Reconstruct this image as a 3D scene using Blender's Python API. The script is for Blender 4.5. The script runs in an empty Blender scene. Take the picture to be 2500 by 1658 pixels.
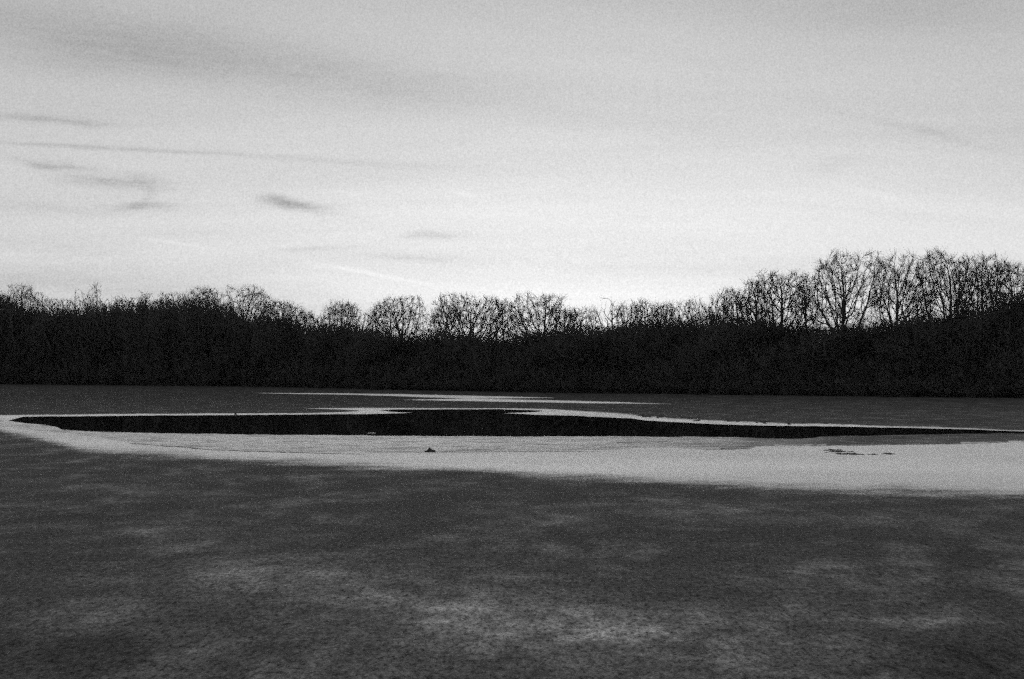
import bpy, bmesh, math, random
import numpy as np
from mathutils import Vector
from mathutils.geometry import delaunay_2d_cdt
R = math.radians
sc = bpy.context.scene
COL = sc.collection

# ------------------------------------------------------------------ camera
CAM_H = 3.2
F_PX = 2500 * 50 / 36.0
HORIZON = 900.0
PITCH = math.atan((HORIZON - 829.0) / F_PX)
cam_d = bpy.data.cameras.new('camera')
cam_d.lens = 50; cam_d.sensor_width = 36; cam_d.sensor_fit = 'HORIZONTAL'
cam_d.clip_start = 0.1; cam_d.clip_end = 9000
cam = bpy.data.objects.new('camera', cam_d); COL.objects.link(cam)
cam.location = (0, 0, CAM_H)
cam.rotation_euler = (math.pi / 2 + PITCH, 0, 0)
sc.camera = cam

# ------------------------------------------------------------------ sky
SUN_AZ, SUN_EL = 2.0, 0.6          # degrees: right of +Y, above the horizon, behind the wood
sc.render.engine = 'CYCLES'
sc.cycles.use_denoising = False
sc.cycles.use_adaptive_sampling = True
sc.cycles.adaptive_threshold = 0.2
sc.cycles.adaptive_min_samples = 10
sc.cycles.max_bounces = 6
sc.cycles.diffuse_bounces = 2
sc.view_settings.view_transform = 'Standard'
sc.view_settings.look = 'None'
sc.view_settings.exposure = 0.0
sc.view_settings.gamma = 1.0
sc.view_settings.use_curve_mapping = False

world = bpy.data.worlds.new('World'); sc.world = world
world.use_nodes = True


class NT:
    """small helper round a node tree"""
    def __init__(s, tree):
        s.t = tree; s.n = tree.nodes; s.l = tree.links
    def new(s, typ, **kw):
        n = s.n.new(typ)
        for k, v in kw.items():
            setattr(n, k, v)
        return n
    def put(s, sock, v):
        if isinstance(v, bpy.types.NodeSocket):
            s.l.new(v, sock)
        elif v is not None:
            sock.default_value = v
    def m(s, op, a, b=None, c=None, clamp=False):
        n = s.new('ShaderNodeMath', operation=op); n.use_clamp = clamp
        s.put(n.inputs[0], a); s.put(n.inputs[1], b)
        if c is not None: s.put(n.inputs[2], c)
        return n.outputs[0]
    def v(s, op, a, b=None):
        n = s.new('ShaderNodeVectorMath', operation=op)
        s.put(n.inputs[0], a)
        if b is not None:
            if op == 'SCALE': s.put(n.inputs['Scale'], b)
            else: s.put(n.inputs[1], b)
        return n.outputs['Value'] if op in ('DOT_PRODUCT', 'LENGTH') else n.outputs[0]
    def noise(s, vec, scale, detail=4, rough=0.5, dist=0.0):
        n = s.new('ShaderNodeTexNoise')
        s.put(n.inputs['Vector'], vec)
        n.inputs['Scale'].default_value = scale; n.inputs['Detail'].default_value = detail
        n.inputs['Roughness'].default_value = rough; n.inputs['Distortion'].default_value = dist
        return n
    def mapping(s, vec, loc=(0, 0, 0), rot=(0, 0, 0), scale=(1, 1, 1), typ='POINT'):
        n = s.new('ShaderNodeMapping', vector_type=typ)
        s.put(n.inputs['Vector'], vec)
        n.inputs['Location'].default_value = loc; n.inputs['Rotation'].default_value = rot
        n.inputs['Scale'].default_value = scale
        return n.outputs[0]
    def rng(s, val, a, b, c, d, smooth=True):
        n = s.new('ShaderNodeMapRange', interpolation_type='SMOOTHSTEP' if smooth else 'LINEAR')
        s.put(n.inputs[0], val)
        for i, x in enumerate((a, b, c, d)):
            s.put(n.inputs[1 + i], x)
        return n.outputs[0]


def build_world():
    N = NT(world.node_tree); N.n.clear()
    out = N.new('ShaderNodeOutputWorld'); bg = N.new('ShaderNodeBackground')
    N.l.new(bg.outputs[0], out.inputs[0])
    sky = N.new('ShaderNodeTexSky', sky_type='NISHITA')
    sky.sun_disc = False
    sky.sun_elevation = R(SUN_EL); sky.sun_rotation = R(SUN_AZ)
    sky.air_density = 1.0; sky.dust_density = 2.0; sky.ozone_density = 1.0
    bw = N.new('ShaderNodeRGBToBW'); N.l.new(sky.outputs[0], bw.inputs[0])
    tc = N.new('ShaderNodeTexCoord')
    d = tc.outputs['Generated']
    d = N.v('NORMALIZE', d)
    sp = N.new('ShaderNodeSeparateXYZ'); N.l.new(d, sp.inputs[0])
    x, y, z = sp.outputs
    zc = N.m('MAXIMUM', z, 0.0)
    # thin high overcast: forward scatter round the sunken sun plus an even veil
    sd = (math.sin(R(SUN_AZ)) * math.cos(R(SUN_EL)), math.cos(R(SUN_AZ)) * math.cos(R(SUN_EL)), math.sin(R(SUN_EL)))
    cosg = N.v('DOT_PRODUCT', d, sd)
    ang = N.m('ARCCOSINE', N.m('MINIMUM', cosg, 0.99999))
    ang = N.m('MULTIPLY', ang, 180 / math.pi)
    glow = N.m('POWER', 0.36788, N.m('POWER', N.m('DIVIDE', ang, 14.0), 1.5))
    eld = N.m('DIVIDE', N.m('MULTIPLY', N.m('ARCSINE', zc), 180 / math.pi), 13.5)
    hz = N.m('POWER', 0.36788, N.m('MULTIPLY', eld, eld))
    veil = N.m('MULTIPLY_ADD', glow, 0.22, N.m('MULTIPLY_ADD', hz, 0.285, 0.385))
    base = N.m('ADD', N.m('MULTIPLY', N.m('MULTIPLY', bw.outputs[0], 0.05), 0.06), veil)
    # cirrus on a plane overhead: long streaks
    k = N.m('DIVIDE', 1.0, N.m('ADD', zc, 0.14))
    pl = N.new('ShaderNodeCombineXYZ')
    N.l.new(N.m('MULTIPLY', x, k), pl.inputs[0]); N.l.new(N.m('MULTIPLY', y, k), pl.inputs[1])
    P = pl.outputs[0]
    warp = N.noise(P, 0.35, 3, 0.5)
    Pw = N.v('ADD', P, N.v('SCALE', N.v('SUBTRACT', warp.outputs['Color'], (0.5, 0.5, 0.5)), 1.4))
    s1 = N.noise(N.mapping(Pw, rot=(0, 0, R(-28)), scale=(0.34, 1.35, 1)), 1.0, 6, 0.55).outputs[0]
    s2 = N.noise(N.mapping(Pw, rot=(0, 0, R(-20)), scale=(0.9, 3.4, 1), loc=(3, 7, 0)), 1.0, 5, 0.55).outputs[0]
    s3 = N.noise(N.mapping(P, scale=(0.22, 0.3, 1), loc=(8, 2, 0)), 1.0, 3, 0.5).outputs[0]
    st = N.m('ADD', N.m('MULTIPLY', N.m('SUBTRACT', s1, 0.5), 0.42),
             N.m('ADD', N.m('MULTIPLY', N.m('SUBTRACT', s2, 0.5), 0.12), N.m('MULTIPLY', N.m('SUBTRACT', s3, 0.5), 0.36)))
    # single wisps and contrails, by azimuth and elevation in degrees
    az = N.m('MULTIPLY', N.m('ARCTAN2', x, y), 180 / math.pi)
    el = N.m('MULTIPLY', N.m('ARCSINE', z), 180 / math.pi)
    ae = N.new('ShaderNodeCombineXYZ'); N.l.new(az, ae.inputs[0]); N.l.new(el, ae.inputs[1])
    AE = ae.outputs[0]
    wn = N.noise(N.mapping(AE, scale=(0.35, 1.1, 1)), 1.0, 5, 0.6).outputs['Color']
    wn2 = N.noise(N.mapping(AE, rot=(0, 0, R(8)), scale=(0.7, 4.5, 1)), 1.0, 6, 0.65).outputs[0]
    AEw = N.v('ADD', AE, N.v('MULTIPLY', N.v('SUBTRACT', wn, (0.5, 0.5, 0.5)), (2.0, 0.55, 0.0)))

    def ae_of(px, py):      # direction of a point of the sky, azimuth and elevation in degrees
        px *= 2500 / 2364; py *= 2500 / 2364
        vx, vy, vz = (px - 1250) / F_PX, 1.0, (829 - py) / F_PX
        c, s = math.cos(PITCH), math.sin(PITCH)
        vy, vz = vy * c - vz * s, vy * s + vz * c
        L = math.sqrt(vx * vx + vy * vy + vz * vz)
        return math.degrees(math.atan2(vx, vy)), math.degrees(math.asin(vz / L))
    wisps = [  # x0,y0,x1,y1, half thickness in degrees, amount, ragged
        (-200, 20, 620, 130, 1.0, -.15, 1), (350, 120, 1250, 235, 1.0, -.13, 1), (-100, 110, 500, 170, .8, -.06, 1),
        (-60, 268, 300, 285, .15, -.16, 1), (-100, 322, 520, 355, .09, -.15, 0), (430, 350, 1050, 388, .14, -.07, 0),
        (40, 370, 205, 390, .17, -.2, 1), (140, 412, 300, 426, .2, -.18, 1), (280, 420, 400, 432, .2, -.2, 1), (270, 482, 395, 476, .16, -.24, 1),
        (318, 476, 352, 436, .2, -.09, 1), (280, 405, 350, 415, .20, -.1, 1), (-60, 470, 260, 490, .2, -.06, 1),
        (590, 456, 720, 480, .24, -.24, 1), (640, 466, 790, 492, .24, -.16, 1), (935, 545, 1055, 543, .15, -.20, 1),
        (850, 588, 1080, 601, .18, -.09, 1), (640, 582, 810, 572, .13, -.08, 1), (-200, 640, 420, 672, .6, -.14, 1),
        (350, 660, 820, 690, .5, -.09, 1), (1980, 270, 2260, 330, .18, -.08, 1), (1700, 20, 2500, 60, 1.1, -.08, 1),
        (1250, 260, 1700, 300, .5, -.04, 1), (1850, 400, 2000, 360, .4, -.04, 1), (-50, 560, 300, 590, .35, -.05, 1),
        (750, 612, 985, 656, .07, .09, 0), (660, 603, 860, 625, .16, .04, 0), (320, 548, 470, 571, .07, .07, 0),
        (1930, 428, 2110, 468, .16, .05, 0), (1040, 440, 1110, 458, .10, .06, 0), (770, 440, 850, 458, .1, .04, 0),
    ]
    acc = st
    for (x0, y0, x1, y1, th, amt, rag) in wisps:
        a0, e0 = ae_of(x0, y0); a1, e1 = ae_of(x1, y1)
        ln = math.hypot(a1 - a0, e1 - e0) / 2
        mp = N.mapping(AEw if rag else AE, loc=((a0 + a1) / 2, (e0 + e1) / 2, 0),
                       rot=(0, 0, math.atan2(e1 - e0, a1 - a0)), scale=(ln, th, 1), typ='TEXTURE')
        g = N.m('POWER', 0.36788, N.v('DOT_PRODUCT', mp, mp))
        if amt < 0:
            g = N.m('MULTIPLY', g, N.rng(wn2, 0.25, 0.72, (0.65 if th > .45 else 0.25), (1.2 if th > .45 else 1.55), False))
        acc = N.m('MULTIPLY_ADD', g, amt * 1.25, acc)
    fine = N.noise(d, 900.0, 2, 0.9).outputs[0]
    acc = N.m('MULTIPLY_ADD', N.m('SUBTRACT', fine, 0.5), 0.75, acc)
    tot = N.m('MULTIPLY', base, N.m('ADD', acc, 1.0))
    cb = N.new('ShaderNodeCombineColor')
    for i in range(3): N.l.new(tot, cb.inputs[i])
    N.l.new(cb.outputs[0], bg.inputs[0]); bg.inputs[1].default_value = 1.0


build_world()

# ------------------------------------------------------------------ sun, low behind the wood
sun_d = bpy.data.lights.new('sun', 'SUN'); sun_d.energy = 0.4; sun_d.angle = R(2); sun_d.color = (1, 1, 1)
sun = bpy.data.objects.new('sun', sun_d); COL.objects.link(sun)
dirv = Vector((math.sin(R(SUN_AZ)) * math.cos(R(SUN_EL)), math.cos(R(SUN_AZ)) * math.cos(R(SUN_EL)), math.sin(R(SUN_EL))))
sun.rotation_euler = dirv.to_track_quat('Z', 'Y').to_euler()


# ------------------------------------------------------------------ helpers
def ray(px, py):
    vx, vy, vz = (px - 1250) / F_PX, 1.0, (829 - py) / F_PX
    c, s = math.cos(PITCH), math.sin(PITCH)
    return vx, vy * c - vz * s, vy * s + vz * c

def ground(px, py, z=0.0):
    vx, vy, vz = ray(px, py)
    t = (z - CAM_H) / vz
    return (vx * t, vy * t)

def at_depth(px, py, Y):
    vx, vy, vz = ray(px, py)
    t = Y / vy
    return vx * t, CAM_H + vz * t

def tag(o, label=None, cat=None, group=None, kind=None):
    if label: o['label'] = label
    if cat: o['category'] = cat
    if group: o['group'] = group
    if kind: o['kind'] = kind
    return o

def link(name, me, mat=None, parent=None):
    o = bpy.data.objects.new(name, me); COL.objects.link(o)
    if mat: me.materials.append(mat)
    if parent: o.parent = parent
    return o

def mesh(name, V, Fc):
    me = bpy.data.meshes.new(name)
    me.from_pydata([tuple(v) for v in V], [], Fc); me.update()
    return me

def np_mesh(name, V, T):
    """V (n,3) float, T (m,3) int triangles"""
    me = bpy.data.meshes.new(name)
    me.vertices.add(len(V)); me.vertices.foreach_set('co', np.asarray(V, np.float32).ravel())
    me.loops.add(len(T) * 3); me.loops.foreach_set('vertex_index', np.asarray(T, np.int32).ravel())
    me.polygons.add(len(T)); me.polygons.foreach_set('loop_start', np.arange(0, len(T) * 3, 3, dtype=np.int32))
    me.update(calc_edges=True)
    return me

def fattr(me, name, vals):
    a = me.attributes.new(name, 'FLOAT', 'POINT'); a.data.foreach_set('value', np.asarray(vals, np.float32))

def material(name):
    m = bpy.data.materials.new(name); m.use_nodes = True
    N = NT(m.node_tree); N.n.clear()
    out = N.new('ShaderNodeOutputMaterial')
    return m, N, out

def grey(N, v):
    cb = N.new('ShaderNodeCombineColor')
    for i in range(3): N.put(cb.inputs[i], v)
    return cb.outputs[0]

def pline(pts, xs):
    pts = sorted(pts)
    return np.interp(xs, [p[0] for p in pts], [p[1] for p in pts])

def wob(xs, seed, amp, lam=60.0, octs=5, gain=0.62):
    """1-D value noise along x"""
    r = np.random.RandomState(seed); out = np.zeros_like(xs, dtype=float); a = 1.0; L = lam; tot = 0
    for k in range(octs):
        g = r.uniform(-1, 1, 4000)
        t = (xs + 3000) / L; i = np.floor(t).astype(int) % 3998; f = t - np.floor(t); f = f * f * (3 - 2 * f)
        out += a * (g[i] * (1 - f) + g[i + 1] * f); tot += a
        a *= gain; L *= 0.47
    return amp * out / tot * 1.6


# ------------------------------------------------------------------ materials
FROST_VIGNETTE = [
    (1000, 1400, 560, 90, .05), (1250, 1450, 300, 50, .05), (2000, 1420, 300, 40, .03), (620, 1330, 260, 50, .03),  # centre, half size in the 2364-wide picture, amount
    (1420, 1466, 130, 22, .16), (1250, 1425, 170, 30, .07), (1040, 1438, 90, 20, .10), (1000, 1400, 120, 10, .07), (720, 1345, 160, 26, .06),
    (860, 1375, 120, 14, .05), (540, 1320, 110, 24, .045), (2080, 1430, 150, 10, .08), (1880, 1390, 70, 12, .05), (1760, 1475, 110, 16, .07),
    (1150, 1500, 260, 40, .04), (1600, 1415, 140, 16, .04), (1110, 1180, 90, 7, .045), (1260, 1205, 130, 9, .04), (350, 1135, 160, 6, .05),
    (1450, 1165, 160, 6, .04), (200, 1330, 160, 30, .03), (1800, 1200, 200, 10, .03), (900, 1290, 200, 20, .02),
    (250, 1500, 420, 60, -.022), (2250, 1530, 420, 60, -.028), (2250, 1300, 300, 60, -.01), (100, 1180, 200, 20, -.015), (650, 1460, 140, 20, -.025), (1900, 1540, 300, 20, -.02)]  # negative amounts: bare ice, and corner vignette put into the colour

def mat_dark_ice():
    m, N, out = material('dark_ice')
    tc = N.new('ShaderNodeTexCoord'); P = tc.outputs['Object']
    wp = N.noise(P, 0.12, 3, 0.5).outputs['Color']
    Pw = N.v('ADD', P, N.v('SCALE', N.v('SUBTRACT', wp, (0.5, 0.5, 0.5)), 3.0))
    big = N.noise(N.mapping(Pw, scale=(0.38, 0.20, 1), loc=(2.3, 1.1, 0)), 1.0, 4, 0.55).outputs[0]
    mid = N.noise(N.mapping(Pw, rot=(0, 0, R(12)), scale=(1.5, 0.7, 1)), 1.0, 6, 0.6).outputs[0]
    lon = N.noise(N.mapping(Pw, rot=(0, 0, R(-6)), scale=(0.65, 0.5, 1), loc=(5, 5, 0)), 1.0, 6, 0.6).outputs[0]
    fine = N.m('ADD', N.m('MULTIPLY', N.noise(P, 26.0, 2, 0.8).outputs[0], 0.5), N.m('MULTIPLY', N.noise(N.mapping(P, scale=(1.6, 0.7, 1)), 7.0, 3, 0.8).outputs[0], 0.5))
    p1 = N.m('MULTIPLY', N.rng(big, 0.42, 0.70, 0, 1), N.rng(mid, 0.38, 0.70, 0.1, 1))
    p2 = N.rng(lon, 0.48, 0.75, 0, 1)
    val = N.m('ADD', N.m('MULTIPLY', p1, 0.15), N.m('MULTIPLY', p2, 0.08))
    val = N.m('ADD', val, 0.074)
    # frosted and bare places on the near ice, plus painted vignette in the corners
    acc = None
    fw = N.noise(P, 0.9, 4, 0.6).outputs['Color']
    Pf = N.v('ADD', P, N.v('MULTIPLY', N.v('SUBTRACT', fw, (0.5, 0.5, 0.5)), (2.2, 1.5, 0)))
    for (cx, cy, hx, hy, amt) in FROST_VIGNETTE:
        cx, cy, hx, hy = (q * 2500 / 2364 for q in (cx, cy, hx, hy))
        X, Y = ground(cx, cy); d0 = ground(cx, cy + hy)[1]; d1 = ground(cx, cy - hy)[1]
        mp = N.mapping(N.v('MULTIPLY', Pf, (1, 1, 0)), loc=(X, Y, 0), scale=(hx / F_PX * Y, (d1 - d0) / 2, 1), typ='TEXTURE')
        g = N.m('POWER', 0.36788, N.v('DOT_PRODUCT', mp, mp))
        acc = N.m('MULTIPLY', g, amt * 0.95) if acc is None else N.m('MULTIPLY_ADD', g, amt * 0.95, acc)
    rag = N.rng(N.noise(N.mapping(P, rot=(0, 0, R(8)), scale=(2.4, 1.2, 1)), 1.0, 6, 0.62).outputs[0], 0.32, 0.68, 0.3, 1.8)
    val = N.m('MAXIMUM', N.m('MULTIPLY_ADD', acc, rag, val), 0.03)
    val = N.m('MULTIPLY', val, N.m('MAXIMUM', N.rng(fine, 0.30, 0.70, -0.6, 2.6, False), 0.12))
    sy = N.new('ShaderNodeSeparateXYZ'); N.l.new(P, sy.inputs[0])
    val = N.m('MULTIPLY', val, N.rng(N.m('ADD', sy.outputs[1], N.m('MULTIPLY', big, 40)), 70, 190, 1.0, 0.46))  # darker towards the far shore: the trees' shade put into the ice colour
    return m, N, out, val, P, fine

def finish_ice(m, N, out, val, rough, spec, bump_src, bstr, bdist):
    b = N.new('ShaderNodeBsdfPrincipled')
    N.l.new(grey(N, val), b.inputs['Base Color'])
    N.put(b.inputs['Roughness'], rough); N.put(b.inputs['Specular IOR Level'], spec); b.inputs['IOR'].default_value = 1.31
    bp = N.new('ShaderNodeBump'); bp.inputs['Strength'].default_value = bstr; bp.inputs['Distance'].default_value = bdist
    N.l.new(bump_src, bp.inputs['Height']); N.l.new(bp.outputs[0], b.inputs['Normal'])
    N.l.new(b.outputs[0], out.inputs[0])
    return m

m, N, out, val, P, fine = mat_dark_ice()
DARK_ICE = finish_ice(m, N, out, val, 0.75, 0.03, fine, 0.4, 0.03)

def mat_white_ice(name, shelf):
    m, N, out, dark, P, fine = mat_dark_ice(); m.name = name
    at = N.new('ShaderNodeAttribute', attribute_name='edge'); e = at.outputs['Fac']
    n1 = N.noise(N.mapping(P, scale=(0.25, 0.45, 1)), 1.0, 6, 0.65).outputs[0]
    n2 = N.noise(N.mapping(P, scale=(1.1, 1.6, 1)), 1.0, 5, 0.65).outputs[0]
    ee = N.m('ADD', e, N.m('ADD', N.m('MULTIPLY', N.m('SUBTRACT', n1, 0.5), 1.7), N.m('ADD', N.m('MULTIPLY', N.m('SUBTRACT', n2, 0.5), 0.8), N.m('MULTIPLY', N.m('SUBTRACT', fine, 0.5), 2.0))))
    fac = N.rng(ee, -0.15, 1.0, 0, 1)
    br = N.noise(N.mapping(P, scale=(0.06, 0.12, 1), loc=(4, 0, 0)), 1.0, 4, 0.5).outputs[0]
    white = N.rng(br, 0.3, 0.7, 0.74, 0.95)
    white = N.m('MULTIPLY', white, N.rng(fine, 0.30, 0.70, 0.9, 1.1, False))
    if shelf:
        sh = N.new('ShaderNodeAttribute', attribute_name='shelf').outputs['Fac']
        s1 = N.noise(N.mapping(P, rot=(0, 0, R(2)), scale=(0.33, 1.5, 1)), 1.0, 6, 0.68).outputs[0]
        s2 = N.noise(N.mapping(P, rot=(0, 0, R(-3)), scale=(0.9, 5.0, 1), loc=(0, 3, 0)), 1.0, 4, 0.7).outputs[0]
        wet = N.new('ShaderNodeAttribute', attribute_name='wet').outputs['Fac']
        # wet slush: streaks of refrozen melt between the white
        k1 = N.rng(N.m('ADD', s1, N.m('MULTIPLY', wet, 0.16)), 0.50, 0.64, 0, 0.85)
        k2 = N.rng(N.m('ADD', s2, N.m('MULTIPLY', wet, 0.10)), 0.50, 0.63, 0, 0.85)
        streak = N.m('MULTIPLY', N.m('MAXIMUM', k1, k2), N.rng(sh, -0.05, 0.12, 0, 1))
        streak = N.m('MAXIMUM', streak, N.m('MULTIPLY', wet, N.rng(s1, 0.2, 0.6, 0.80, 1.0)))
        fac = N.m('MULTIPLY', fac, N.m('SUBTRACT', 1.0, streak, clamp=True))
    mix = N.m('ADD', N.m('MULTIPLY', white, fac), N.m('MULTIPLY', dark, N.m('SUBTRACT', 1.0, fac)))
    rough = N.m('MULTIPLY_ADD', fac, -0.30, 0.75)
    spec = N.m('MULTIPLY_ADD', fac, 0.97, 0.03)
    return finish_ice(m, N, out, mix, rough, spec, n2, 0.15, 0.02)

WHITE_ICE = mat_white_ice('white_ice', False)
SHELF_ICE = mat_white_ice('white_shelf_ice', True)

def mat_water():
    m, N, out = material('lake_water')
    tc = N.new('ShaderNodeTexCoord'); P = tc.outputs['Object']
    n = N.noise(N.mapping(P, scale=(0.8, 1.6, 1)), 1.0, 4, 0.5).outputs[0]
    b = N.new('ShaderNodeBsdfPrincipled')
    b.inputs['Base Color'].default_value = (0.004, 0.004, 0.004, 1)
    b.inputs['Roughness'].default_value = 0.015; b.inputs['IOR'].default_value = 1.33
    bp = N.new('ShaderNodeBump'); bp.inputs['Strength'].default_value = 0.03; bp.inputs['Distance'].default_value = 0.02
    N.l.new(n, bp.inputs['Height']); N.l.new(bp.outputs[0], b.inputs['Normal'])
    N.l.new(b.outputs[0], out.inputs[0])
    return m
WATER = mat_water()

def mat_simple(name, lo, hi, scale, rough=0.9, spec=0.1, bump=0.4, stretch=(1, 1, 1)):
    m, N, out = material(name)
    tc = N.new('ShaderNodeTexCoord'); P = N.mapping(tc.outputs['Object'], scale=stretch)
    n = N.noise(P, scale, 5, 0.6).outputs[0]
    val = N.rng(n, 0.3, 0.7, lo, hi)
    b = N.new('ShaderNodeBsdfPrincipled'); N.l.new(grey(N, val), b.inputs['Base Color'])
    b.inputs['Roughness'].default_value = rough; b.inputs['Specular IOR Level'].default_value = spec
    bp = N.new('ShaderNodeBump'); bp.inputs['Strength'].default_value = bump; bp.inputs['Distance'].default_value = 0.05
    N.l.new(n, bp.inputs['Height']); N.l.new(bp.outputs[0], b.inputs['Normal'])
    N.l.new(b.outputs[0], out.inputs[0])
    return m
BARK = mat_simple('bark', 0.04, 0.085, 3.0, stretch=(1, 1, 0.25))
TWIG = mat_simple('twig_bark', 0.058, 0.11, 2.0)
LAND = mat_simple('leaf_litter', 0.025, 0.05, 0.6)
MUD = mat_simple('wet_debris', 0.012, 0.035, 9.0, rough=0.7, spec=0.2)
CLOD = mat_simple('grey_slush_clod', 0.03, 0.09, 12.0)
FLOE = mat_simple('thin_floe', 0.45, 0.7, 6.0, rough=0.5, spec=0.3)

# ------------------------------------------------------------------ far shore line (world x -> y) and land
SHORE_PX = [(-500, 933.5), (0, 938), (300, 940.5), (630, 944), (950, 951), (1250, 957), (1700, 963), (2100, 967.5), (2500, 971.5), (3000, 976)]
xs_ = np.linspace(-500, 3000, 701)
sp_ = np.array([ground(px, py) for px, py in zip(xs_, pline(SHORE_PX, xs_) + wob(xs_, 5, 0.5, 70))])
SHX, SHY = sp_[:, 0], sp_[:, 1]
o_ = np.argsort(SHX); SHX, SHY = SHX[o_], SHY[o_]
def shore_y(x): return float(np.interp(x, SHX, SHY))
def land_z(x, y):
    t = y - shore_y(x)
    return -0.25 + 0.75 * min(1, max(0, (t + 1.0) / 4.0)) + 1.6 * min(1, max(0, t / 45.0)) + 0.18 * math.sin(x * 0.23) * min(1, max(0, t / 6))

def build_setting():
    # --- land beyond the lake, out to the horizon
    gx = np.concatenate([[-6000, -2500, -1000, -500, -330, -240], np.linspace(-190, 150, 171), [200, 300, 480, 900, 2500, 6000]])
    off = [-4, -1.5, 0, 1, 2, 3, 5, 8, 12, 18, 26, 36, 50, 90, 200, 600, 2000, 6500]
    V, Fc = [], []
    rnd = random.Random(3)
    for t in off:
        for x in gx:
            y = shore_y(x) + t
            V.append((x, y, land_z(x, y) + (rnd.uniform(-.08, .08) if 0 < t < 60 else 0)))
    n = len(gx)
    for j in range(len(off) - 1):
        for i in range(n - 1):
            a = j * n + i
            Fc.append((a, a + 1, a + n + 1, a + n))
    tag(link('ground', mesh('ground', V, Fc), LAND), 'dark leaf littered ground under the bare trees beyond the lake', kind='structure')
    # --- near bank under the viewer
    V, Fc = [], []
    gx = np.linspace(-120, 120, 121); gy = [-400, -60, -12, -4, 0, 3, 6, 8.2, 9.5]; gz = [2.4, 2.0, 1.7, 1.6, 1.58, 1.2, .55, .1, -.2]
    for yy, zz in zip(gy, gz):
        for x in gx: V.append((x, yy + .8 * math.sin(x * .21) + rnd.uniform(-.2, .2), zz + rnd.uniform(-.04, .04)))
    n = len(gx)
    for j in range(len(gy) - 1):
        for i in range(n - 1): Fc.append((j * n + i, j * n + i + 1, (j + 1) * n + i + 1, (j + 1) * n + i))
    tag(link('near_bank', mesh('near_bank', V, Fc), LAND), kind='structure')

build_setting()

# outlines of the open water, traced then laid on the lake plane
STEP = 2.5
W_TOP_L = [(19, 1027.7), (57, 1018), (152, 1017), (342, 1015), (571, 1013.6), (742, 1012.5), (900, 1011.3), (1005.5, 1008.7)]
W_FIN_L = [(925.6, 1001.9), (952, 1005.6), (1005.5, 1008.7)]                 # upper side of the left tongue
W_MID = [(925.6, 1001.9), (971, 1000), (1066, 999.9), (1218, 999.4), (1256, 1001), (1332, 1003.3)]
W_FIN_R = [(1230, 1009.4), (1306, 1006.9), (1332, 1003.3)]
W_TOP_R = [(1230, 1009.4), (1313, 1013.2), (1409, 1015.9), (1485, 1019.7), (1542, 1021.6), (1580, 1027.3), (1637, 1030.3), (1700, 1034),
           (1790, 1038), (1980, 1041), (2171, 1044.4), (2361, 1048.6), (2500, 1054), (2700, 1060)]
W_BOT = [(19, 1027.7), (57, 1033.4), (114, 1038.7), (140, 1043.5), (152, 1049.4), (205, 1053), (323, 1057), (495, 1059.6), (685, 1062), (800, 1063),
         (990, 1064.6), (1180, 1066), (1561, 1066.5), (1676, 1066.9), (1790, 1067.6), (1866, 1070.7), (1942, 1072.2), (1985, 1070), (2000, 1066.4),
         (2094, 1064.6), (2247, 1061.5), (2437, 1058.5), (2700, 1060)]

def poly(pts, seed, amp):
    a, b = pts[0][0], pts[-1][0]
    xs = np.linspace(a, b, max(3, int(abs(b - a) / STEP)))
    w = wob(xs, seed, amp, 40)
    w *= np.minimum(1, np.minimum(xs - a, b - xs) / 12.0)
    return xs, pline(pts, xs) + w

top_l = poly(W_TOP_L, 11, 0.55); fin_l = poly(W_FIN_L, 12, 0.2); mid_ = poly(W_MID, 13, 0.25)
fin_r = poly(W_FIN_R, 14, 0.2); top_r = poly(W_TOP_R, 15, 0.7); bot_ = poly(W_BOT, 16, 0.9)

def pts_of(*segs):
    out = []
    for xs, ys in segs:
        for p in zip(xs, ys):
            g = ground(*p)
            if not out or math.hypot(out[-1][0] - g[0], out[-1][1] - g[1]) > 0.02: out.append(g)
    return out
rev = lambda s: (s[0][::-1], s[1][::-1])
hole = pts_of(top_l, rev(fin_l), mid_, rev(fin_r), top_r, rev(bot_))
if math.hypot(hole[0][0] - hole[-1][0], hole[0][1] - hole[-1][1]) < 0.02: hole.pop()

def inside(poly_np, P):
    x, y = P[:, 0], P[:, 1]; c = np.zeros(len(P), bool); n = len(poly_np)
    for i in range(n):
        x1, y1 = poly_np[i]; x2, y2 = poly_np[(i + 1) % n]
        if y1 == y2: continue
        k = ((y1 > y) != (y2 > y)) & (x < (x2 - x1) * (y - y1) / (y2 - y1) + x1)
        c ^= k
    return c

def build_ice():
    far = [(x, shore_y(x) + 0.6) for x in np.linspace(-420, 420, 281)]
    outer = [(-420, 5.0), (420, 5.0)] + far[::-1]
    pts = outer + hole
    edges = [(i, (i + 1) % len(outer)) for i in range(len(outer))]
    k = len(outer); edges += [(k + i, k + (i + 1) % len(hole)) for i in range(len(hole))]
    V, E, Fc, *_ = delaunay_2d_cdt([Vector(p) for p in pts], edges, [], 1, 1e-4)
    Vn = np.array([tuple(v) for v in V]); Fn = np.array(Fc)
    cen = Vn[Fn].mean(axis=1)
    keep = ~inside(np.array(hole), cen)
    me = mesh('lake_ice', [(x, y, 0) for x, y in Vn], [tuple(int(i) for i in f) for f in Fn[keep]])
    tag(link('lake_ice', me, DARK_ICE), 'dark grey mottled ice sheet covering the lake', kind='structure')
    hn = np.array(hole)
    x0, y0 = hn.min(0) - 4; x1, y1 = hn.max(0) + 4
    tag(link('open_water', mesh('open_water', [(x0, y0, -.015), (x1, y0, -.015), (x1, y1, -.015), (x0, y1, -.015)], [(0, 1, 2, 3)]), WATER),
        'black open water in the long lead between bright ice edges', kind='structure')

build_ice()

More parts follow.
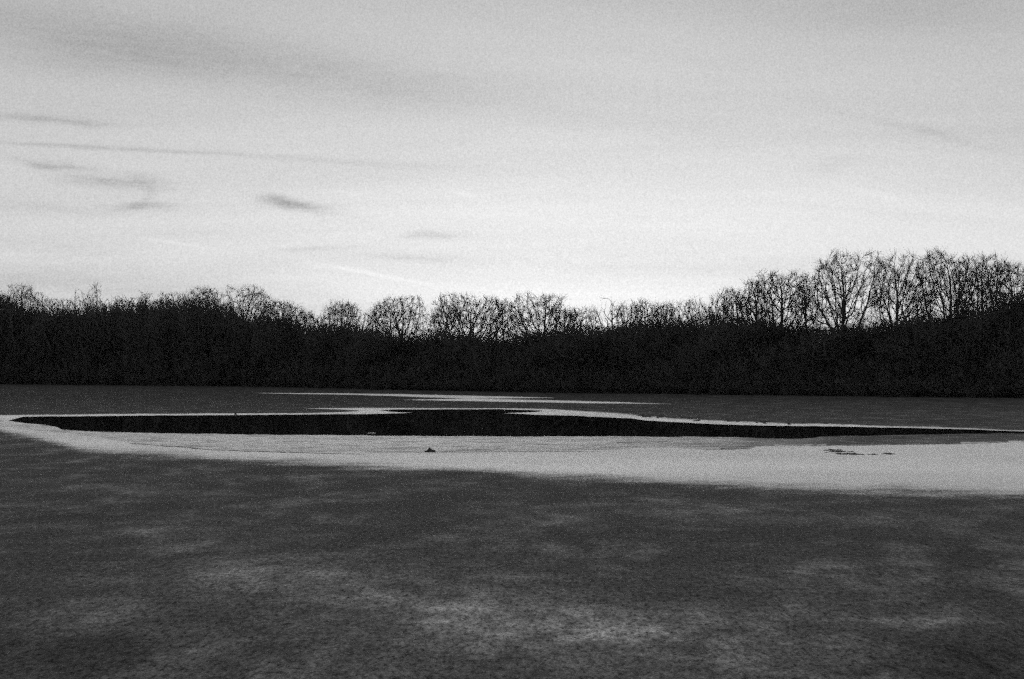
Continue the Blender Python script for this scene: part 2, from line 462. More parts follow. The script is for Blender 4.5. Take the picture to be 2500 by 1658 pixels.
def strip(name, x0, x1, top, bot, rows, z, mat, edge_fn, label, extra=None, step=STEP):
    """a thin sheet of white ice between two outlines"""
    xs = np.linspace(x0, x1, int((x1 - x0) / step) + 1)
    T, B = top(xs), bot(xs)
    ok = (B - T) > 0.05
    V, Fc, E = [], [], []
    ex = {k: [] for k in (extra or {})}
    tt = np.linspace(0, 1, rows)
    for j in range(rows):
        for i in range(len(xs)):
            py = T[i] + (B[i] - T[i]) * tt[j]
            g = ground(xs[i], py); ee = edge_fn(xs[i], py, T[i], B[i]); V.append((g[0], g[1], 0.0015 + (z - 0.0015) * min(1, max(0, ee + .5))))
            E.append(ee)
            for k2, f in (extra or {}).items(): ex[k2].append(f(xs[i], py))
    n = len(xs)
    for j in range(rows - 1):
        for i in range(n - 1):
            if ok[i] or ok[i + 1]:
                Fc.append((j * n + i, (j + 1) * n + i, (j + 1) * n + i + 1, j * n + i + 1))
    me = mesh(name, V, Fc); fattr(me, 'edge', E)
    for k2, vv in ex.items(): fattr(me, k2, vv)
    return tag(link(name, me, mat), label, kind='structure')

# near white band: from the water's near edge down to a soft lower border
LOW = [(-1400, 1029), (-900, 1034), (-300, 1041), (0, 1049.4), (38, 1057), (114, 1074), (190, 1094), (266, 1103), (342, 1107), (457, 1114), (571, 1121), (723, 1129), (837, 1136), (914, 1140.7),
       (1066, 1145), (1180, 1151), (1295, 1158), (1447, 1164), (1600, 1175), (1828, 1187), (1980, 1194), (2171, 1200), (2361, 1205), (2500, 1207), (2700, 1210), (3100, 1207), (3500, 1192), (3900, 1165), (4300, 1125)]
CRACK = [(-300, 1010), (250, 1070), (323, 1086), (571, 1100.7), (723, 1106.5), (914, 1108), (1104, 1105.7), (1371, 1102.6), (1561, 1096), (1600, 1094), (1790, 1098), (1828, 1096), (1847, 1091),
         (1942, 1088.3), (2133, 1087), (2323, 1083.6), (2500, 1077), (2700, 1074), (3400, 1098), (4300, 1128)]
FEATH = [(-300, 12), (0, 15), (400, 22), (900, 22), (1300, 21), (1600, 28), (2000, 32), (2700, 32)]
def band_top(xs):
    b = np.interp(xs, bot_[0], bot_[1])
    b = np.where(xs > 2700, np.interp(xs, [2700, 3400, 4300], [1060, 1085, 1124]), b)
    return np.where(xs < 19, np.interp(xs, [-1400, -400, 0, 19], [1026, 1026.5, 1027, 1027.7]), b)
low_w = lambda xs: pline(LOW, xs) + wob(xs, 21, 3.0, 190)
low_tab_x = np.arange(-1450, 4340, 2.0); low_tab = low_w(low_tab_x)
band_bot = lambda xs: np.interp(xs, low_tab_x, low_tab) + pline(FEATH, xs) * 1.9
crk_tab = pline(CRACK, low_tab_x) + wob(low_tab_x, 22, 1.2, 80)
def e_band(px, py, t, b):
    lo = np.interp(px, low_tab_x, low_tab); f = float(pline(FEATH, [px])[0])
    return (lo + f * 0.35 - py) / f
def a_shelf(px, py):
    return (np.interp(px, low_tab_x, crk_tab) - py) / 20.0
def a_wet(px, py):
    if py > np.interp(px, low_tab_x, crk_tab): return 0.0
    return float(np.interp(px, [0, 1400, 1750, 1900, 2050, 2600], [0, .05, .35, .75, 1, 1]))
strip('white_ice_band', -1380, 4280, band_top, band_bot, 64, 0.012, SHELF_ICE, e_band,
      'broad pale band of frosted ice along the near edge of the open water', {'shelf': a_shelf, 'wet': a_wet}, step=4)

hard = lambda px, py, t, b: 1.0 + 0.8 * min(1.0, (py - t) / 1.6) - 0.8
def e_strip(px, py, t, b): return -0.1 + 1.5 * min(1.0, max(0.0, (py - t) / 1.7))
S1T = [(-1400, 1025), (-800, 1018), (-300, 1013), (0, 1013.2), (342, 1010.2), (571, 1009.2), (761, 1008.0), (856, 1005.2), (900, 1002.2), (925, 1001.4), (952, 1005.4), (1005.5, 1008.6)]
S1B = [(-400, 1026), (0, 1027), (19, 1027.7)]
s1_top = lambda xs: pline(S1T, xs) + wob(xs, 31, 0.5, 50) * np.clip((1005 - xs) / 80, 0, 1)
def s1_bot(xs):
    a = np.interp(xs, [-1400, -400, 0, 19], [1026, 1026.5, 1027, 1027.7])
    return np.where(xs < 19, a, np.interp(xs, top_l[0], top_l[1]))
def e_s1(px, py, t, b):
    if px > 930: return 1.4
    return e_strip(px, py, t, b)
strip('white_ice_strip', -1380, 1005, s1_top, s1_bot, 9, 0.010, WHITE_ICE, e_s1, 'thin bright ice edge along the far left side of the open water')
S2T = [(740, 997.3), (900, 996.0), (1066, 996.8), (1256, 997.3), (1332, 998.6), (1376, 1000.5)]
S2B = [(740, 997.5), (761, 998.2), (837, 1000.5), (880, 1003.2), (925.6, 1001.9), (971, 1000), (1066, 999.9), (1218, 999.4), (1256, 1001), (1332, 1003.3), (1376, 1000.6)]
def s2_bot(xs):
    return np.where((xs > 926) & (xs < 1331), np.interp(xs, mid_[0], mid_[1]), pline(S2B, xs))
strip('white_ice_thread', 740, 1376, lambda xs: pline(S2T, xs), s2_bot, 7, 0.014, WHITE_ICE,
      lambda px, py, t, b: 0.2 + 1.2 * min(1.0, max(0.0, (py - t) / 1.0)), 'hair thin bright ice line at the far tip of the open water')
S3T = [(1230, 1009.2), (1306, 1006.5), (1332, 1003.0), (1371, 999.8), (1485, 1006), (1542, 1010), (1580, 1015.5), (1676, 1021.5), (1790, 1027.5),
       (1980, 1033.5), (2171, 1038.2), (2361, 1044), (2500, 1050), (2700, 1057)]
s3_top = lambda xs: pline(S3T, xs) + wob(xs, 33, 0.9, 45) * np.clip((xs - 1400) / 100, 0, 1)
def s3_bot(xs): return np.interp(xs, top_r[0], top_r[1])
def e_s3(px, py, t, b):
    if px < 1345: return 1.4
    f = float(np.interp(px, [1345, 1500, 1700, 2700], [2.5, 7, 6, 5]))
    return -0.1 + 1.5 * min(1.0, max(0.0, (py - t) / f))
strip('white_ice_strip', 1230, 2698, s3_top, s3_bot, 12, 0.010, WHITE_ICE, e_s3, 'bright ice edge along the far right side of the open water, dotted with clods')
def far_strip(T, B, seed, z, label):
    ft = lambda xs: pline(T, xs) + wob(xs, seed, 0.3, 60)
    fb = lambda xs: np.maximum(pline(B, xs) + wob(xs, seed + 1, 0.35, 60), ft(xs) + .1)
    strip('far_white_ice_strip', T[0][0], T[-1][0], ft, fb, 9, z, WHITE_ICE, lambda px, py, t, b: 0.2 + 1.2 * min(1.0, max(0.0, min((py - t), (b - py)) / 0.9)), label)
far_strip([(620, 959.2), (816, 960.2), (979, 962.6), (1142, 966), (1250, 968.5), (1352, 971.2)],
          [(620, 959.5), (646, 960.8), (800, 963.4), (876, 964.6), (982, 968.2), (1090, 972), (1142, 973.2), (1218, 973.4), (1352, 972.0)], 41, .010, 'upper of two thin bright ice streaks farthest out before the trees')
far_strip([(985, 976.2), (1060, 974.9), (1142, 973.1), (1218, 974.8), (1340, 977.2), (1485, 981.2), (1640, 986.2)],
          [(985, 976.5), (1060, 978.0), (1142, 979.9), (1256, 981.8), (1447, 985.1), (1640, 986.5)], 43, .013, 'lower of two thin bright ice streaks farthest out before the trees')

# ------------------------------------------------------------------ trees
UP = np.array([0, 0, 1.0])

class Grower:
    def __init__(s, seed, st):
        s.r = random.Random(seed); s.st = st; s.seg = []       # x0..z0,x1..z1,r0,r1,level
    def perp(s, d):
        while True:
            v = (s.r.gauss(0, 1), s.r.gauss(0, 1), s.r.gauss(0, 1))
            k = v[0] * d[0] + v[1] * d[1] + v[2] * d[2]
            v = (v[0] - k * d[0], v[1] - k * d[1], v[2] - k * d[2])
            L = math.sqrt(v[0] ** 2 + v[1] ** 2 + v[2] ** 2)
            if L > .2: return (v[0] / L, v[1] / L, v[2] / L)
    @staticmethod
    def nrm(d):
        L = math.sqrt(d[0] ** 2 + d[1] ** 2 + d[2] ** 2)
        return (d[0] / L, d[1] / L, d[2] / L)
    def turn(s, d, ang):
        p = s.perp(d); c, q = math.cos(ang), math.sin(ang)
        return s.nrm((d[0] * c + p[0] * q, d[1] * c + p[1] * q, d[2] * c + p[2] * q))
    def grow(s, p, d, L, r, lev):
        st, R_ = s.st, s.r
        n = st['n'][lev]; step = L / n; J = st['jit'][lev]; tr = st['trop'][lev]
        last = lev == len(st['n']) - 1
        rend = max(st['rmin'] * .55, r * .4); rr = r
        for i in range(n):
            d = s.nrm((d[0] + R_.gauss(0, J), d[1] + R_.gauss(0, J), d[2] + R_.gauss(0, J) + tr))
            q = (p[0] + d[0] * step, p[1] + d[1] * step, p[2] + d[2] * step)
            r1 = r + (rend - r) * (i + 1) / n
            s.seg.append((*p, *q, rr, r1, lev)); p, rr = q, r1
            if not last: s.kids(p, d, L, rr, (i + 1) / n, lev, st['kids'][lev] / n)
        if not last:
            for _ in range(2):
                s.grow(p, s.turn(d, R(R_.uniform(8, 30))), L * st['ratio'] * R_.uniform(.6, 1.0), max(st['rmin'], rr * .9), lev + 1)
    def kids(s, p, d, L, r, t, lev, c):
        st, R_ = s.st, s.r
        for _ in range(int(c) + (R_.random() < c - int(c))):
            cd = s.turn(d, R(R_.uniform(*st['ang'])))
            # lean outwards and up, as light-seeking shoots do
            h = math.hypot(p[0], p[1]) + .3
            cd = s.nrm((cd[0] + .18 * p[0] / h, cd[1] + .18 * p[1] / h, cd[2] + .12))
            cl = L * st['ratio'] * (1.15 - .5 * t) * R_.uniform(.6, 1.2)
            s.grow(p, cd, cl, max(st['rmin'], min(st['rad'][lev + 1], r * R_.uniform(.5, .75))), lev + 1)

def style(**k):
    b = dict(n=[0, 0, 5, 4, 2], jit=[0, 0, .17, .2, .2], trop=[0, 0, .07, .08, .07], kids=[0, 8, 7, 6, 0], ang=(25, 55), ratio=.46,
             rad=[.3, .135, .06, .03, .02], rmin=.017, base=.22, forkz=.16, limbs=11, spread=.8, dome=2.2, rise=1.1, crook=.05, bare=.28, girth=1.0)
    b.update(k); return b
STYLES = {}
CROWN = {   # crown base, dome power, attraction points, leader pull, twigs per tip, width at the crown's foot
    'vase': (.30, 2.6, 2000, .14, 5, .45), 'broad': (.26, 3.0, 2300, .05, 5, .7), 'upright': (.22, 1.8, 1400, .30, 4, .5),
    'dense': (.20, 2.5, 2700, .14, 6, .7), 'snag': (.40, 2.0, 240, .22, 2, .3)}

def skeleton(seed, sty, H, W):
    """bare tree H metres tall, crown W metres wide, foot at the origin: shoots compete for the room in the crown"""
    base, pw, na, lead, ntw, foot = CROWN[sty]
    rs = np.random.RandomState(seed)
    zb = H * base; top = H - .35
    hc = top - zb
    def dome(t): return np.minimum(1, foot + 2.2 * (1 - foot) * t) * np.sqrt(np.maximum(0, 1 - np.clip(t, 0, 1) ** pw))
    # the crown is a handful of limb clumps of unequal size, not one even ball
    nc = rs.randint(6, 10) if sty != 'upright' else rs.randint(4, 7)
    cl = []
    ph = rs.uniform(0, 6.28)
    for j in range(nc):
        ph += 2.4 + rs.uniform(-.5, .5); t = (.9 - .7 * (j / nc)) * rs.uniform(.9, 1.06)
        a_ = W * rs.uniform(.15, .30) * (.8 if sty == 'upright' else 1); h_ = hc * rs.uniform(.13, .28)
        if j == 0: t = 1 - h_ / hc; a_ = max(a_, W * .2)
        o = float(dome(np.array(t))) * W / 2
        o = max(0.0, o - a_ * .55) * rs.uniform(.75, 1.12)
        cl.append((math.cos(ph) * o, math.sin(ph) * o, zb + min(t, 1 - h_ / hc * .8) * hc, a_, h_))
    P = np.zeros((0, 3))
    while len(P) < na:
        q = rs.uniform(-1, 1, (na * 4, 3)); q[:, 2] = q[:, 2] * .5 + .5
        W3 = np.column_stack([q[:, 0] * W * .62, q[:, 1] * W * .62, zb + q[:, 2] * hc])
        inn = np.zeros(len(q), bool)
        for (cx, cy, cz, a_, h_) in cl:
            u = ((W3[:, 0] - cx) / a_) ** 2 + ((W3[:, 1] - cy) / a_) ** 2 + ((W3[:, 2] - cz) / h_) ** 2
            inn |= u < 1
        rr = np.hypot(W3[:, 0], W3[:, 1]) / (W / 2)
        bg_ = (rr < dome(q[:, 2]) * .8) & (rs.uniform(0, 1, len(q)) < .22)
        P = np.concatenate([P, W3[inn | bg_]])
    P = P[:na]
    D = .27 if sty != 'snag' else .38
    nodes = [np.array([0, 0, 0.0])]; par = [-1]; dirs = [np.array([0, 0, 1.0])]
    d = np.array([0, 0, 1.0])
    while nodes[-1][2] < zb * .95:
        d = d + rs.normal(0, .05, 3); d[2] = max(d[2], .8); d /= np.linalg.norm(d)
        nodes.append(nodes[-1] + d * D); par.append(len(nodes) - 2); dirs.append(d)
    alive = np.ones(len(P), bool)
    N_ = np.array(nodes)
    dd = np.linalg.norm(P[:, None] - N_[None, len(N_) // 2:], axis=2); near = dd.argmin(1) + len(N_) // 2; dist = dd.min(1)
    kill = D * (1.6 if sty != 'snag' else 2.2)
    last = {}
    for it in range(110):
        idx = np.nonzero(alive)[0]
        if not len(idx): break
        npos = np.array(nodes); v = P[idx] - npos[near[idx]]; v /= np.linalg.norm(v, axis=1, keepdims=True) + 1e-9
        u, inv = np.unique(near[idx], return_inverse=True)
        acc = np.zeros((len(u), 3)); np.add.at(acc, inv, v)
        new = []
        for j, k in enumerate(u):
            a_ = acc[j] / (np.linalg.norm(acc[j]) + 1e-6)
            g = a_ + dirs[k] * .95 + np.array([0, 0, lead]) + rs.normal(0, .15, 3)
            g /= np.linalg.norm(g) + 1e-9
            if k in last and np.dot(last[k], g) > .985:
                g = g + rs.normal(0, .5, 3); g /= np.linalg.norm(g)
            last[k] = g
            new.append(len(nodes)); nodes.append(nodes[k] + g * D); par.append(int(k)); dirs.append(g)
        nn = np.array([nodes[k] for k in new])
        dd = np.linalg.norm(P[idx][:, None] - nn[None], axis=2); m = dd.argmin(1); md = dd[np.arange(len(idx)), m]
        b_ = md < dist[idx]
        dist[idx[b_]] = md[b_]; near[idx[b_]] = np.array(new)[m[b_]]
        alive &= dist > kill
        if len(nodes) > 5200: break
    n = len(nodes); NP = np.array(nodes); par = np.array(par)
    # pipe model: the thickness of a limb follows the shoots it feeds
    ex = 2.3; tip = .0175 if sty != 'snag' else .03
    acc = np.zeros(n); kids = np.zeros(n, int)
    for i in range(n - 1, -1, -1):
        if kids[i] == 0: acc[i] = tip ** ex
        if par[i] >= 0: acc[par[i]] += acc[i]; kids[par[i]] += 1
    r = acc ** (1 / ex)
    r = np.where(r > .026, np.minimum(r * np.interp(r, [.026, .05, .12, .3], [1, 1.3, 1.3, 1.0]), .055 * H / 2.6), r)
    r *= 1 + .5 * np.exp(-NP[:, 2] / .5) * (r > .1)
    seg = []
    for i in range(1, n):
        p = par[i]
        lev = 0 if r[i] > .085 else 2 if r[i] > .035 else 3
        seg.append((*NP[p], *NP[i], min(r[p], r[i] * 1.35 + .004), r[i], lev))
    ends = np.nonzero((kids == 0) | ((r < tip * 1.9) & (rs.uniform(0, 1, n) < .35)))[0]
    for i in ends:
        if NP[i, 2] < zb * .8: continue
        for _ in range(ntw):
            g = dirs[i] + rs.normal(0, .5, 3) + np.array([0, 0, .35]); g /= np.linalg.norm(g)
            L = rs.uniform(.35, 1.0) if rs.uniform() < .85 else rs.uniform(.9, 1.5); q = NP[i] + g * L
            if q[2] > H + .35: q[2] = H + .35 - rs.uniform(0, .3)
            seg.append((*NP[i], *q, .0145, .007, 4))
    return np.array(seg)

def prisms(S, sides):
    A, B, r0, r1 = S[:, 0:3], S[:, 3:6], S[:, 6], S[:, 7]
    D = B - A; D /= np.linalg.norm(D, axis=1, keepdims=True) + 1e-9
    ref = np.where(np.abs(D[:, 2:3]) < .9, np.array([[0, 0, 1.0]]), np.array([[1.0, 0, 0]]))
    U = np.cross(D, ref); U /= np.linalg.norm(U, axis=1, keepdims=True); Wv = np.cross(D, U)
    n = len(S); V = np.zeros((n, 2 * sides, 3))
    for k in range(sides):
        a = 2 * math.pi * k / sides; o = U * math.cos(a) + Wv * math.sin(a)
        V[:, k] = A + o * r0[:, None]; V[:, sides + k] = B + o * r1[:, None]
    base = (np.arange(n) * 2 * sides)[:, None]
    T = []
    for k in range(sides):
        j = (k + 1) % sides
        T.append(base + np.array([[k, j, sides + j]])); T.append(base + np.array([[k, sides + j, sides + k]]))
    return V.reshape(-1, 3), np.stack(T, 1).reshape(-1, 3)

def merge(parts):
    Vs, Ts, o = [], [], 0
    for V, T in parts:
        Vs.append(V); Ts.append(T + o); o += len(V)
    return np.concatenate(Vs), np.concatenate(Ts)

def tree_meshes(S):
    lv = S[:, 8]
    tr = prisms(S[lv == 0], 7)
    cr = merge([prisms(S[lv == 2], 4), prisms(S[lv > 2], 3)])
    return np_mesh('trunk', *tr), np_mesh('crown', *cr)

def put_tree(name, label, meshes, loc, rz=0.0, scale=(1, 1, 1), group=None):
    e = bpy.data.objects.new(name, None); COL.objects.link(e); e.empty_display_size = 1
    e.location = loc; e.rotation_euler = (0, 0, rz); e.scale = scale
    tag(e, label, 'tree', group)
    a = bpy.data.objects.new('trunk', meshes[0]); COL.objects.link(a); a.parent = e
    b = bpy.data.objects.new('crown', meshes[1]); COL.objects.link(b); b.parent = e
    return e

K = 2500 / 2364.0
# x, top y, crown width (2364-wide picture), metres behind the shore, shape, seed, label
TREES = [
    (-25, 668, 95, 6, 'dense', 90, 'twiggy bare tree cut by the left edge of the picture'),
    (40, 654, 110, 8, 'dense', 1, 'tall dense bare tree, first full crown from the left edge'),
    (92, 668, 60, 12, 'upright', 2, 'slim upright bare tree just right of the dense leftmost crown'),
    (145, 688, 80, 5, 'dense', 3, 'low twiggy bare tree in the dip before the left twin spikes'),
    (190, 668, 56, 9, 'upright', 4, 'left of two narrow spiky bare trees near the left end'),
    (219, 651, 40, 7, 'upright', 5, 'right and taller of two narrow spiky bare trees near the left end'),
    (285, 681, 58, 8, 'upright', 6, 'small forked bare tree right of the two narrow spiky trees'),
    (345, 671, 66, 9, 'upright', 7, 'pointed bare tree rising left of the long dense left crowns'),
    (400, 674, 95, 5, 'dense', 8, 'dense dark bare tree, left one of the long left clump'),
    (462, 661, 95, 8, 'dense', 9, 'dense dark bare tree touching the broad domed left crown'),
    (548, 654, 150, 10, 'broad', 10, 'broad domed bare tree, highest crown of the left half'),
    (655, 694, 120, 5, 'dense', 11, 'low rounded dense bare tree sloping down right of the domed crown'),
    (715, 716, 70, 9, 'dense', 92, 'small bare tree in the notch left of the fine rounded crown'),
    (790, 692, 115, 9, 'dense', 12, 'fine twigged rounded bare tree left of the open vase crown'),
    (868, 700, 60, 14, 'upright', 13, 'narrow bare tree squeezed against the left of the open vase crown'),
    (925, 683, 128, 8, 'vase', 14, 'open vase shaped bare tree alone left of the centre gap'),
    (1025, 700, 90, 14, 'vase', 15, 'smaller bare tree leaning into the left of the broad central oak'),
    (1088, 676, 150, 9, 'broad', 16, 'broad spreading bare oak, largest crown at the picture centre'),
    (1165, 688, 80, 13, 'upright', 17, 'slender bare tree between the broad central oak and its vase neighbour'),
    (1250, 673, 135, 8, 'vase', 18, 'wide vase shaped bare tree right of the picture centre'),
    (1340, 708, 80, 8, 'vase', 19, 'low bare tree in the dip right of the central vase crown'),
    (1378, 696, 56, 4, 'snag', 20, 'thin forked snag with few branches, left of the taller snag'),
    (1415, 680, 76, 4, 'snag', 21, 'tall crooked snag with few branches standing above the brush'),
    (1490, 690, 85, 10, 'vase', 22, 'sparse bare tree, first right of the two snags'),
    (1450, 700, 80, 12, 'vase', 97, 'open bare tree close behind the taller snag on its right'),
    (1525, 698, 80, 13, 'vase', 98, 'open bare tree second to the right of the two snags'),
    (1305, 700, 70, 14, 'upright', 99, 'slim bare tree against the right side of the central vase crown'),
    (1565, 696, 85, 8, 'vase', 23, 'low open bare tree midway between the snags and rising right crowns'),
    (1620, 680, 95, 12, 'upright', 24, 'fine twigged bare tree beginning the rise to the right'),
    (1700, 664, 76, 9, 'vase', 25, 'open bare tree midway up the rise to the right crowns'),
    (1742, 645, 80, 12, 'vase', 95, 'medium bare tree stepping up just left of the rounded right crown'),
    (1662, 672, 70, 7, 'vase', 96, 'small open bare tree low on the rise to the right'),
    (1788, 622, 150, 9, 'vase', 26, 'large rounded bare tree, first high crown on the right side'),
    (1862, 630, 80, 13, 'upright', 27, 'narrow bare tree between the rounded crown and the tallest vase tree'),
    (1950, 573, 165, 8, 'vase', 28, 'tallest vase shaped bare tree with heavy limbs on the right'),
    (2072, 577, 118, 8, 'vase', 29, 'tall straight stemmed bare tree next right of the tallest vase tree'),
    (2120, 640, 80, 14, 'upright', 30, 'low bare tree filling the notch between the two tall right groups'),
    (2185, 576, 145, 9, 'vase', 31, 'tall spreading bare tree opening the rightmost crown group'),
    (2268, 582, 150, 10, 'dense', 32, 'tall thickly twigged bare tree in the middle of the rightmost group'),
    (2340, 606, 120, 7, 'dense', 33, 'thick bare tree last before the right edge of the picture'),
    (2420, 622, 130, 6, 'dense', 93, 'bare tree cut by the right edge of the picture'),
]
variants = []; ntri = 0
for (x, yt, w, back, sty, seed, lab) in TREES:
    px = x * K
    gx, gy = ground(px, float(pline(SHORE_PX, [px])[0]))
    Y = shore_y(gx) + back
    X, ztop = at_depth(px, yt * K, Y)
    z0 = land_z(X, Y) - 0.1
    Wm = w * K / F_PX * Y
    S = skeleton(seed * 7 + 5, sty, ztop - z0, Wm * 1.24); ntri += len(S) * 6
    ms = tree_meshes(S)
    ms[0].materials.append(BARK); ms[1].materials.append(TWIG)
    put_tree('bare_tree', lab, ms, (X, Y, z0), group='bare trees along the far shore')
    if sty in ('dense', 'vase', 'upright', 'broad'): variants.append((ms, ztop - z0, Wm))

print('TREE TRIS', ntri, flush=True)
# lesser trees sunk in the dark mass of the wood
SOLID = [(-150, 690), (0, 694), (100, 708), (200, 700), (300, 694), (400, 688), (480, 690), (560, 718), (620, 722), (660, 725), (710, 757), (760, 748), (860, 748), (960, 768), (1060, 768), (1150, 772),
         (1220, 770), (1300, 768), (1370, 758), (1420, 750), (1500, 743), (1600, 738), (1700, 730), (1790, 738), (1890, 757), (2000, 742), (2100, 738), (2200, 722), (2300, 700), (2364, 675), (2550, 660)]
rnd = random.Random(77)
xx = -120.0
while xx < 2490:
    xx += rnd.uniform(14, 27)
    yt = float(pline(SOLID, [xx])[0]) + rnd.uniform(-12, 26)
    px = xx * K
    gx, gy = ground(px, float(pline(SHORE_PX, [px])[0]))
    Y = shore_y(gx) + rnd.uniform(3, 26)
    X, ztop = at_depth(px, yt * K, Y); z0 = land_z(X, Y) - .1
    ms, h, w = rnd.choice(variants)
    k = (ztop - z0) / h
    kw = rnd.uniform(6, 9.5) / w
    put_tree('bare_tree', 'lesser bare tree merged into the dark mass below the skyline crowns', ms, (X, Y, z0), rnd.uniform(0, 6.28), (kw, kw, k), 'bare trees along the far shore')

# ------------------------------------------------------------------ undergrowth: one thicket nobody could count
STYLES['shrub'] = style(n=[0, 5, 4, 3, 2], jit=[0, .10, .18, .2, .2], trop=[0, .05, .07, .08, .06], kids=[0, 7, 6, 4, 0], rad=[.1, .06, .035, .025, .02], rmin=.018, ratio=.45)
shrubs = bpy.data.collections.new('thicket_stems')
for i in range(5):
    g = Grower(500 + i, STYLES['shrub'])
    for q in range(9):
        a = g.r.uniform(0, 6.28); rr = g.r.uniform(0, .9); t = R(g.r.uniform(3, 26))
        g.grow((math.cos(a) * rr, math.sin(a) * rr, -.1), (math.cos(a) * math.sin(t), math.sin(a) * math.sin(t), math.cos(t)), g.r.uniform(2.6, 4.6), .06, 1)
    S = np.array(g.seg); S[:, 0:6] *= 6.0 / np.percentile(S[:, 5], 99.5)
    print('SHRUB', len(S) * 6)
    me = np_mesh('thicket_stem', *prisms(S, 3)); me.materials.append(TWIG)
    shrubs.objects.link(bpy.data.objects.new('thicket_stem', me))

pts, rot, scl, idx = [], [], [], []
rnd = random.Random(5)
for row, (b0, b1, f0, f1, stp) in enumerate([(-.9, 1.2, .07, .26, 7), (.8, 3, .22, .5, 11), (2.5, 7, .38, .75, 12), (6, 12, .5, .92, 13), (11, 18, .68, 1.0, 13), (17, 26, .74, 1.03, 13), (25, 36, .8, 1.03, 14)]):
    x = -160.0
    while x < 2530:
        x += rnd.uniform(.5, 1.5) * stp
        px = x * K
        gx, _ = ground(px, float(pline(SHORE_PX, [px])[0]))
        Y = shore_y(gx) + rnd.uniform(b0, b1)
        X, zt = at_depth(px, (float(pline(SOLID, [x])[0]) + 4) * K, Y)
        z0 = land_z(X, Y) - .1
        h = (zt - z0) * rnd.uniform(f0, f1)
        pts.append((X, Y, z0)); rot.append((0, 0, rnd.uniform(0, 6.28)))
        kw = max(.55, h / 6.0 * rnd.uniform(.6, .85)); scl.append((kw, kw, h / 6.0)); idx.append(rnd.randrange(5))
me = bpy.data.meshes.new('undergrowth'); me.from_pydata(pts, [], [])
for nm, vals in (('rot', rot), ('scl', scl)):
    a = me.attributes.new(nm, 'FLOAT_VECTOR', 'POINT'); a.data.foreach_set('vector', np.array(vals, np.float32).ravel())
a = me.attributes.new('pick', 'INT', 'POINT'); a.data.foreach_set('value', np.array(idx, np.int32))
ug = link('undergrowth', me)
tag(ug, 'dense dark thicket of bare brush along the foot of the wood', 'undergrowth', kind='stuff')
ng = bpy.data.node_groups.new('scatter_thicket', 'GeometryNodeTree')
ng.interface.new_socket('Geometry', in_out='INPUT', socket_type='NodeSocketGeometry')
ng.interface.new_socket('Geometry', in_out='OUTPUT', socket_type='NodeSocketGeometry')
gi = ng.nodes.new('NodeGroupInput'); go = ng.nodes.new('NodeGroupOutput')
ci = ng.nodes.new('GeometryNodeCollectionInfo'); ci.inputs['Collection'].default_value = shrubs
ci.inputs['Separate Children'].default_value = True; ci.inputs['Reset Children'].default_value = True
ip = ng.nodes.new('GeometryNodeInstanceOnPoints'); ip.inputs['Pick Instance'].default_value = True
def named(nm, dt):
    n = ng.nodes.new('GeometryNodeInputNamedAttribute'); n.data_type = dt; n.inputs['Name'].default_value = nm; return n.outputs['Attribute']
ng.links.new(gi.outputs[0], ip.inputs['Points']); ng.links.new(ci.outputs[0], ip.inputs['Instance'])
ng.links.new(named('pick', 'INT'), ip.inputs['Instance Index']); ng.links.new(named('rot', 'FLOAT_VECTOR'), ip.inputs['Rotation'])
ng.links.new(named('scl', 'FLOAT_VECTOR'), ip.inputs['Scale']); ng.links.new(ip.outputs[0], go.inputs[0])
md = ug.modifiers.new('scatter', 'NODES'); md.node_group = ng

# ------------------------------------------------------------------ small things on the ice
def lump(name, px, py, wpx, hpx, seed, mat, label, cat, group=None, dpx=1.0, peaks=None):
    X, Y = ground(px, py)
    rr = random.Random(seed)
    sxy = wpx / F_PX * Y / 2; sz = hpx / F_PX * Y
    bm = bmesh.new(); bmesh.ops.create_icosphere(bm, subdivisions=3, radius=1)
    ph = [rr.uniform(0, 6.28) for _ in range(6)]
    for v in bm.verts:
        c = v.co
        k = 1 + .22 * math.sin(3.1 * c.x + ph[0]) * math.cos(2.7 * c.y + ph[1]) + .14 * math.sin(6.3 * c.x + ph[2]) * math.sin(5.1 * c.z + ph[3]) + .09 * math.sin(11 * c.y + ph[4]) * math.cos(12 * c.x + ph[5])
        z = max(c.z, -.12)
        prof = peaks(c.x) if peaks else 1.0
        v.co = (c.x * k * sxy, c.y * k * sxy * dpx, z * k * sz * prof)
    me = bpy.data.meshes.new(name); bm.to_mesh(me); bm.free()
    o = link(name, me, mat); o.location = (X, Y, .02)
    return tag(o, label, cat, group)

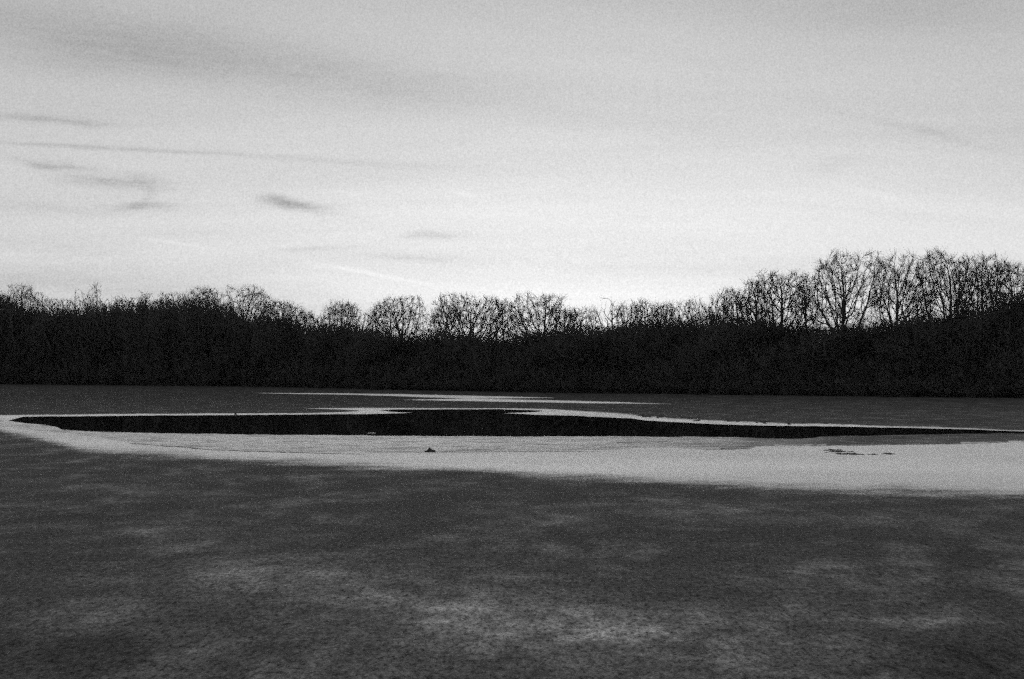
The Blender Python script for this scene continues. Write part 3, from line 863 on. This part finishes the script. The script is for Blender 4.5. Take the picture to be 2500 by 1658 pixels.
d1 = lump('debris_lump', 1050, 1104.5, 26, 9.5, 3, MUD, 'small dark humped lump sitting on the pale ice band', 'debris', dpx=.8,
          peaks=lambda x: .45 + .75 * math.exp(-((x + .05) / .38) ** 2) + .25 * math.exp(-((x - .5) / .2) ** 2))
def melt_patch(name, blobs, label, cat, group=None):
    """low crust of wet leaves and bark frozen into the ice: many overlapping flakes in one mesh"""
    rr = random.Random(len(blobs) * 13 + int(blobs[0][0])); V, T = [], []
    X0, Y0 = ground(blobs[0][0], blobs[0][1])
    for (px, py, w, n) in blobs:
        for _ in range(n):
            a = px + rr.gauss(0, w * .34); b = py + rr.gauss(0, .7)
            X, Y = ground(a, b); L = rr.uniform(.05, .2); Wd = rr.uniform(.05, .22); h = rr.uniform(.01, .04); an = rr.uniform(-.5, .5)
            k = len(V); m_ = 7
            for j in range(m_):
                t = 6.283 * j / m_; u, v = L * math.cos(t) * rr.uniform(.7, 1.2), Wd * math.sin(t) * rr.uniform(.7, 1.2)
                V.append((X - X0 + u * math.cos(an) - v * math.sin(an), Y - Y0 + u * math.sin(an) + v * math.cos(an), 0))
            V.append((X - X0, Y - Y0, h))
            T += [(k + j, k + (j + 1) % m_, k + m_) for j in range(m_)]
    o = link(name, mesh(name, V, T), MUD); o.location = (X0, Y0, .016)
    return tag(o, label, cat, group, kind='stuff')
melt_patch('debris_patch', [(2030, 1100.5, 36, 18), (2046, 1104, 34, 14), (2070, 1109.5, 36, 22), (2115, 1110.5, 60, 5)], 'long ragged patch of dark debris on the right of the pale ice band', 'debris')
melt_patch('debris_patch', [(2171, 1109, 13, 18)], 'short dark debris patch right of the long ragged patch', 'debris')

rr = random.Random(9)
for i in range(26):
    px = rr.uniform(1560, 2080); py = float(pline(S3T, [px])[0]) + rr.uniform(.5, 6)
    lump('ice_clod', px, py, rr.uniform(6, 13), rr.uniform(1.6, 3.2), 100 + i, CLOD, 'small dark clod scattered along the bright far right ice edge', 'ice clod', 'clods along the far right ice edge')
lump('branch_stub', 575, 1013, 6, 4.5, 61, MUD, 'tiny dark stub poking up from the thin left ice edge', 'stub')
lump('ice_floe', 908, 1058.3, 20, .35, 62, FLOE, 'sliver of pale ice floating in the black water near its edge', 'ice floe', dpx=1.6)

# long cracks in the white band
def crack(pts, w, seed, label):
    xs = np.arange(pts[0][0], pts[-1][0], 3.0)
    ys = pline(pts, xs) + wob(xs, seed, 1.0, 50); ww = w * (.25 + .75 * np.abs(wob(xs, seed + 1, 1.0, 35))) * np.clip(np.minimum(xs - xs[0], xs[-1] - xs) / 40, 0, 1)
    V, Fc = [], []
    for a, b, t in zip(xs, ys, ww):
        V.append((*ground(a, b - t / 2), .0165)); V.append((*ground(a, b + t / 2), .0165))
    for i in range(len(xs) - 1): Fc.append((2 * i, 2 * i + 1, 2 * i + 3, 2 * i + 2))
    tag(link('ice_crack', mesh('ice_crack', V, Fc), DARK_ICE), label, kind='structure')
crack([(310, 1083), (400, 1090), (520, 1099), (640, 1103)], 2.6, 71, 'dark crack slanting across the left of the pale band')
crack([(600, 1103), (760, 1107), (900, 1110)], 1.9, 73, 'dark crack along the middle of the pale band')
crack([(1000, 1105.6), (1200, 1104), (1480, 1103)], 0.9, 75, 'faint crack right of the dark lump')
crack([(1700, 1098), (1780, 1097), (1845, 1094)], 3.2, 77, 'dark crack under the streaked shelf on the right')
crack([(1840, 1089.5), (2100, 1088), (2330, 1084.5), (2600, 1076)], 1.6, 79, 'long dark crack parting the grey shelf from the pale ice')
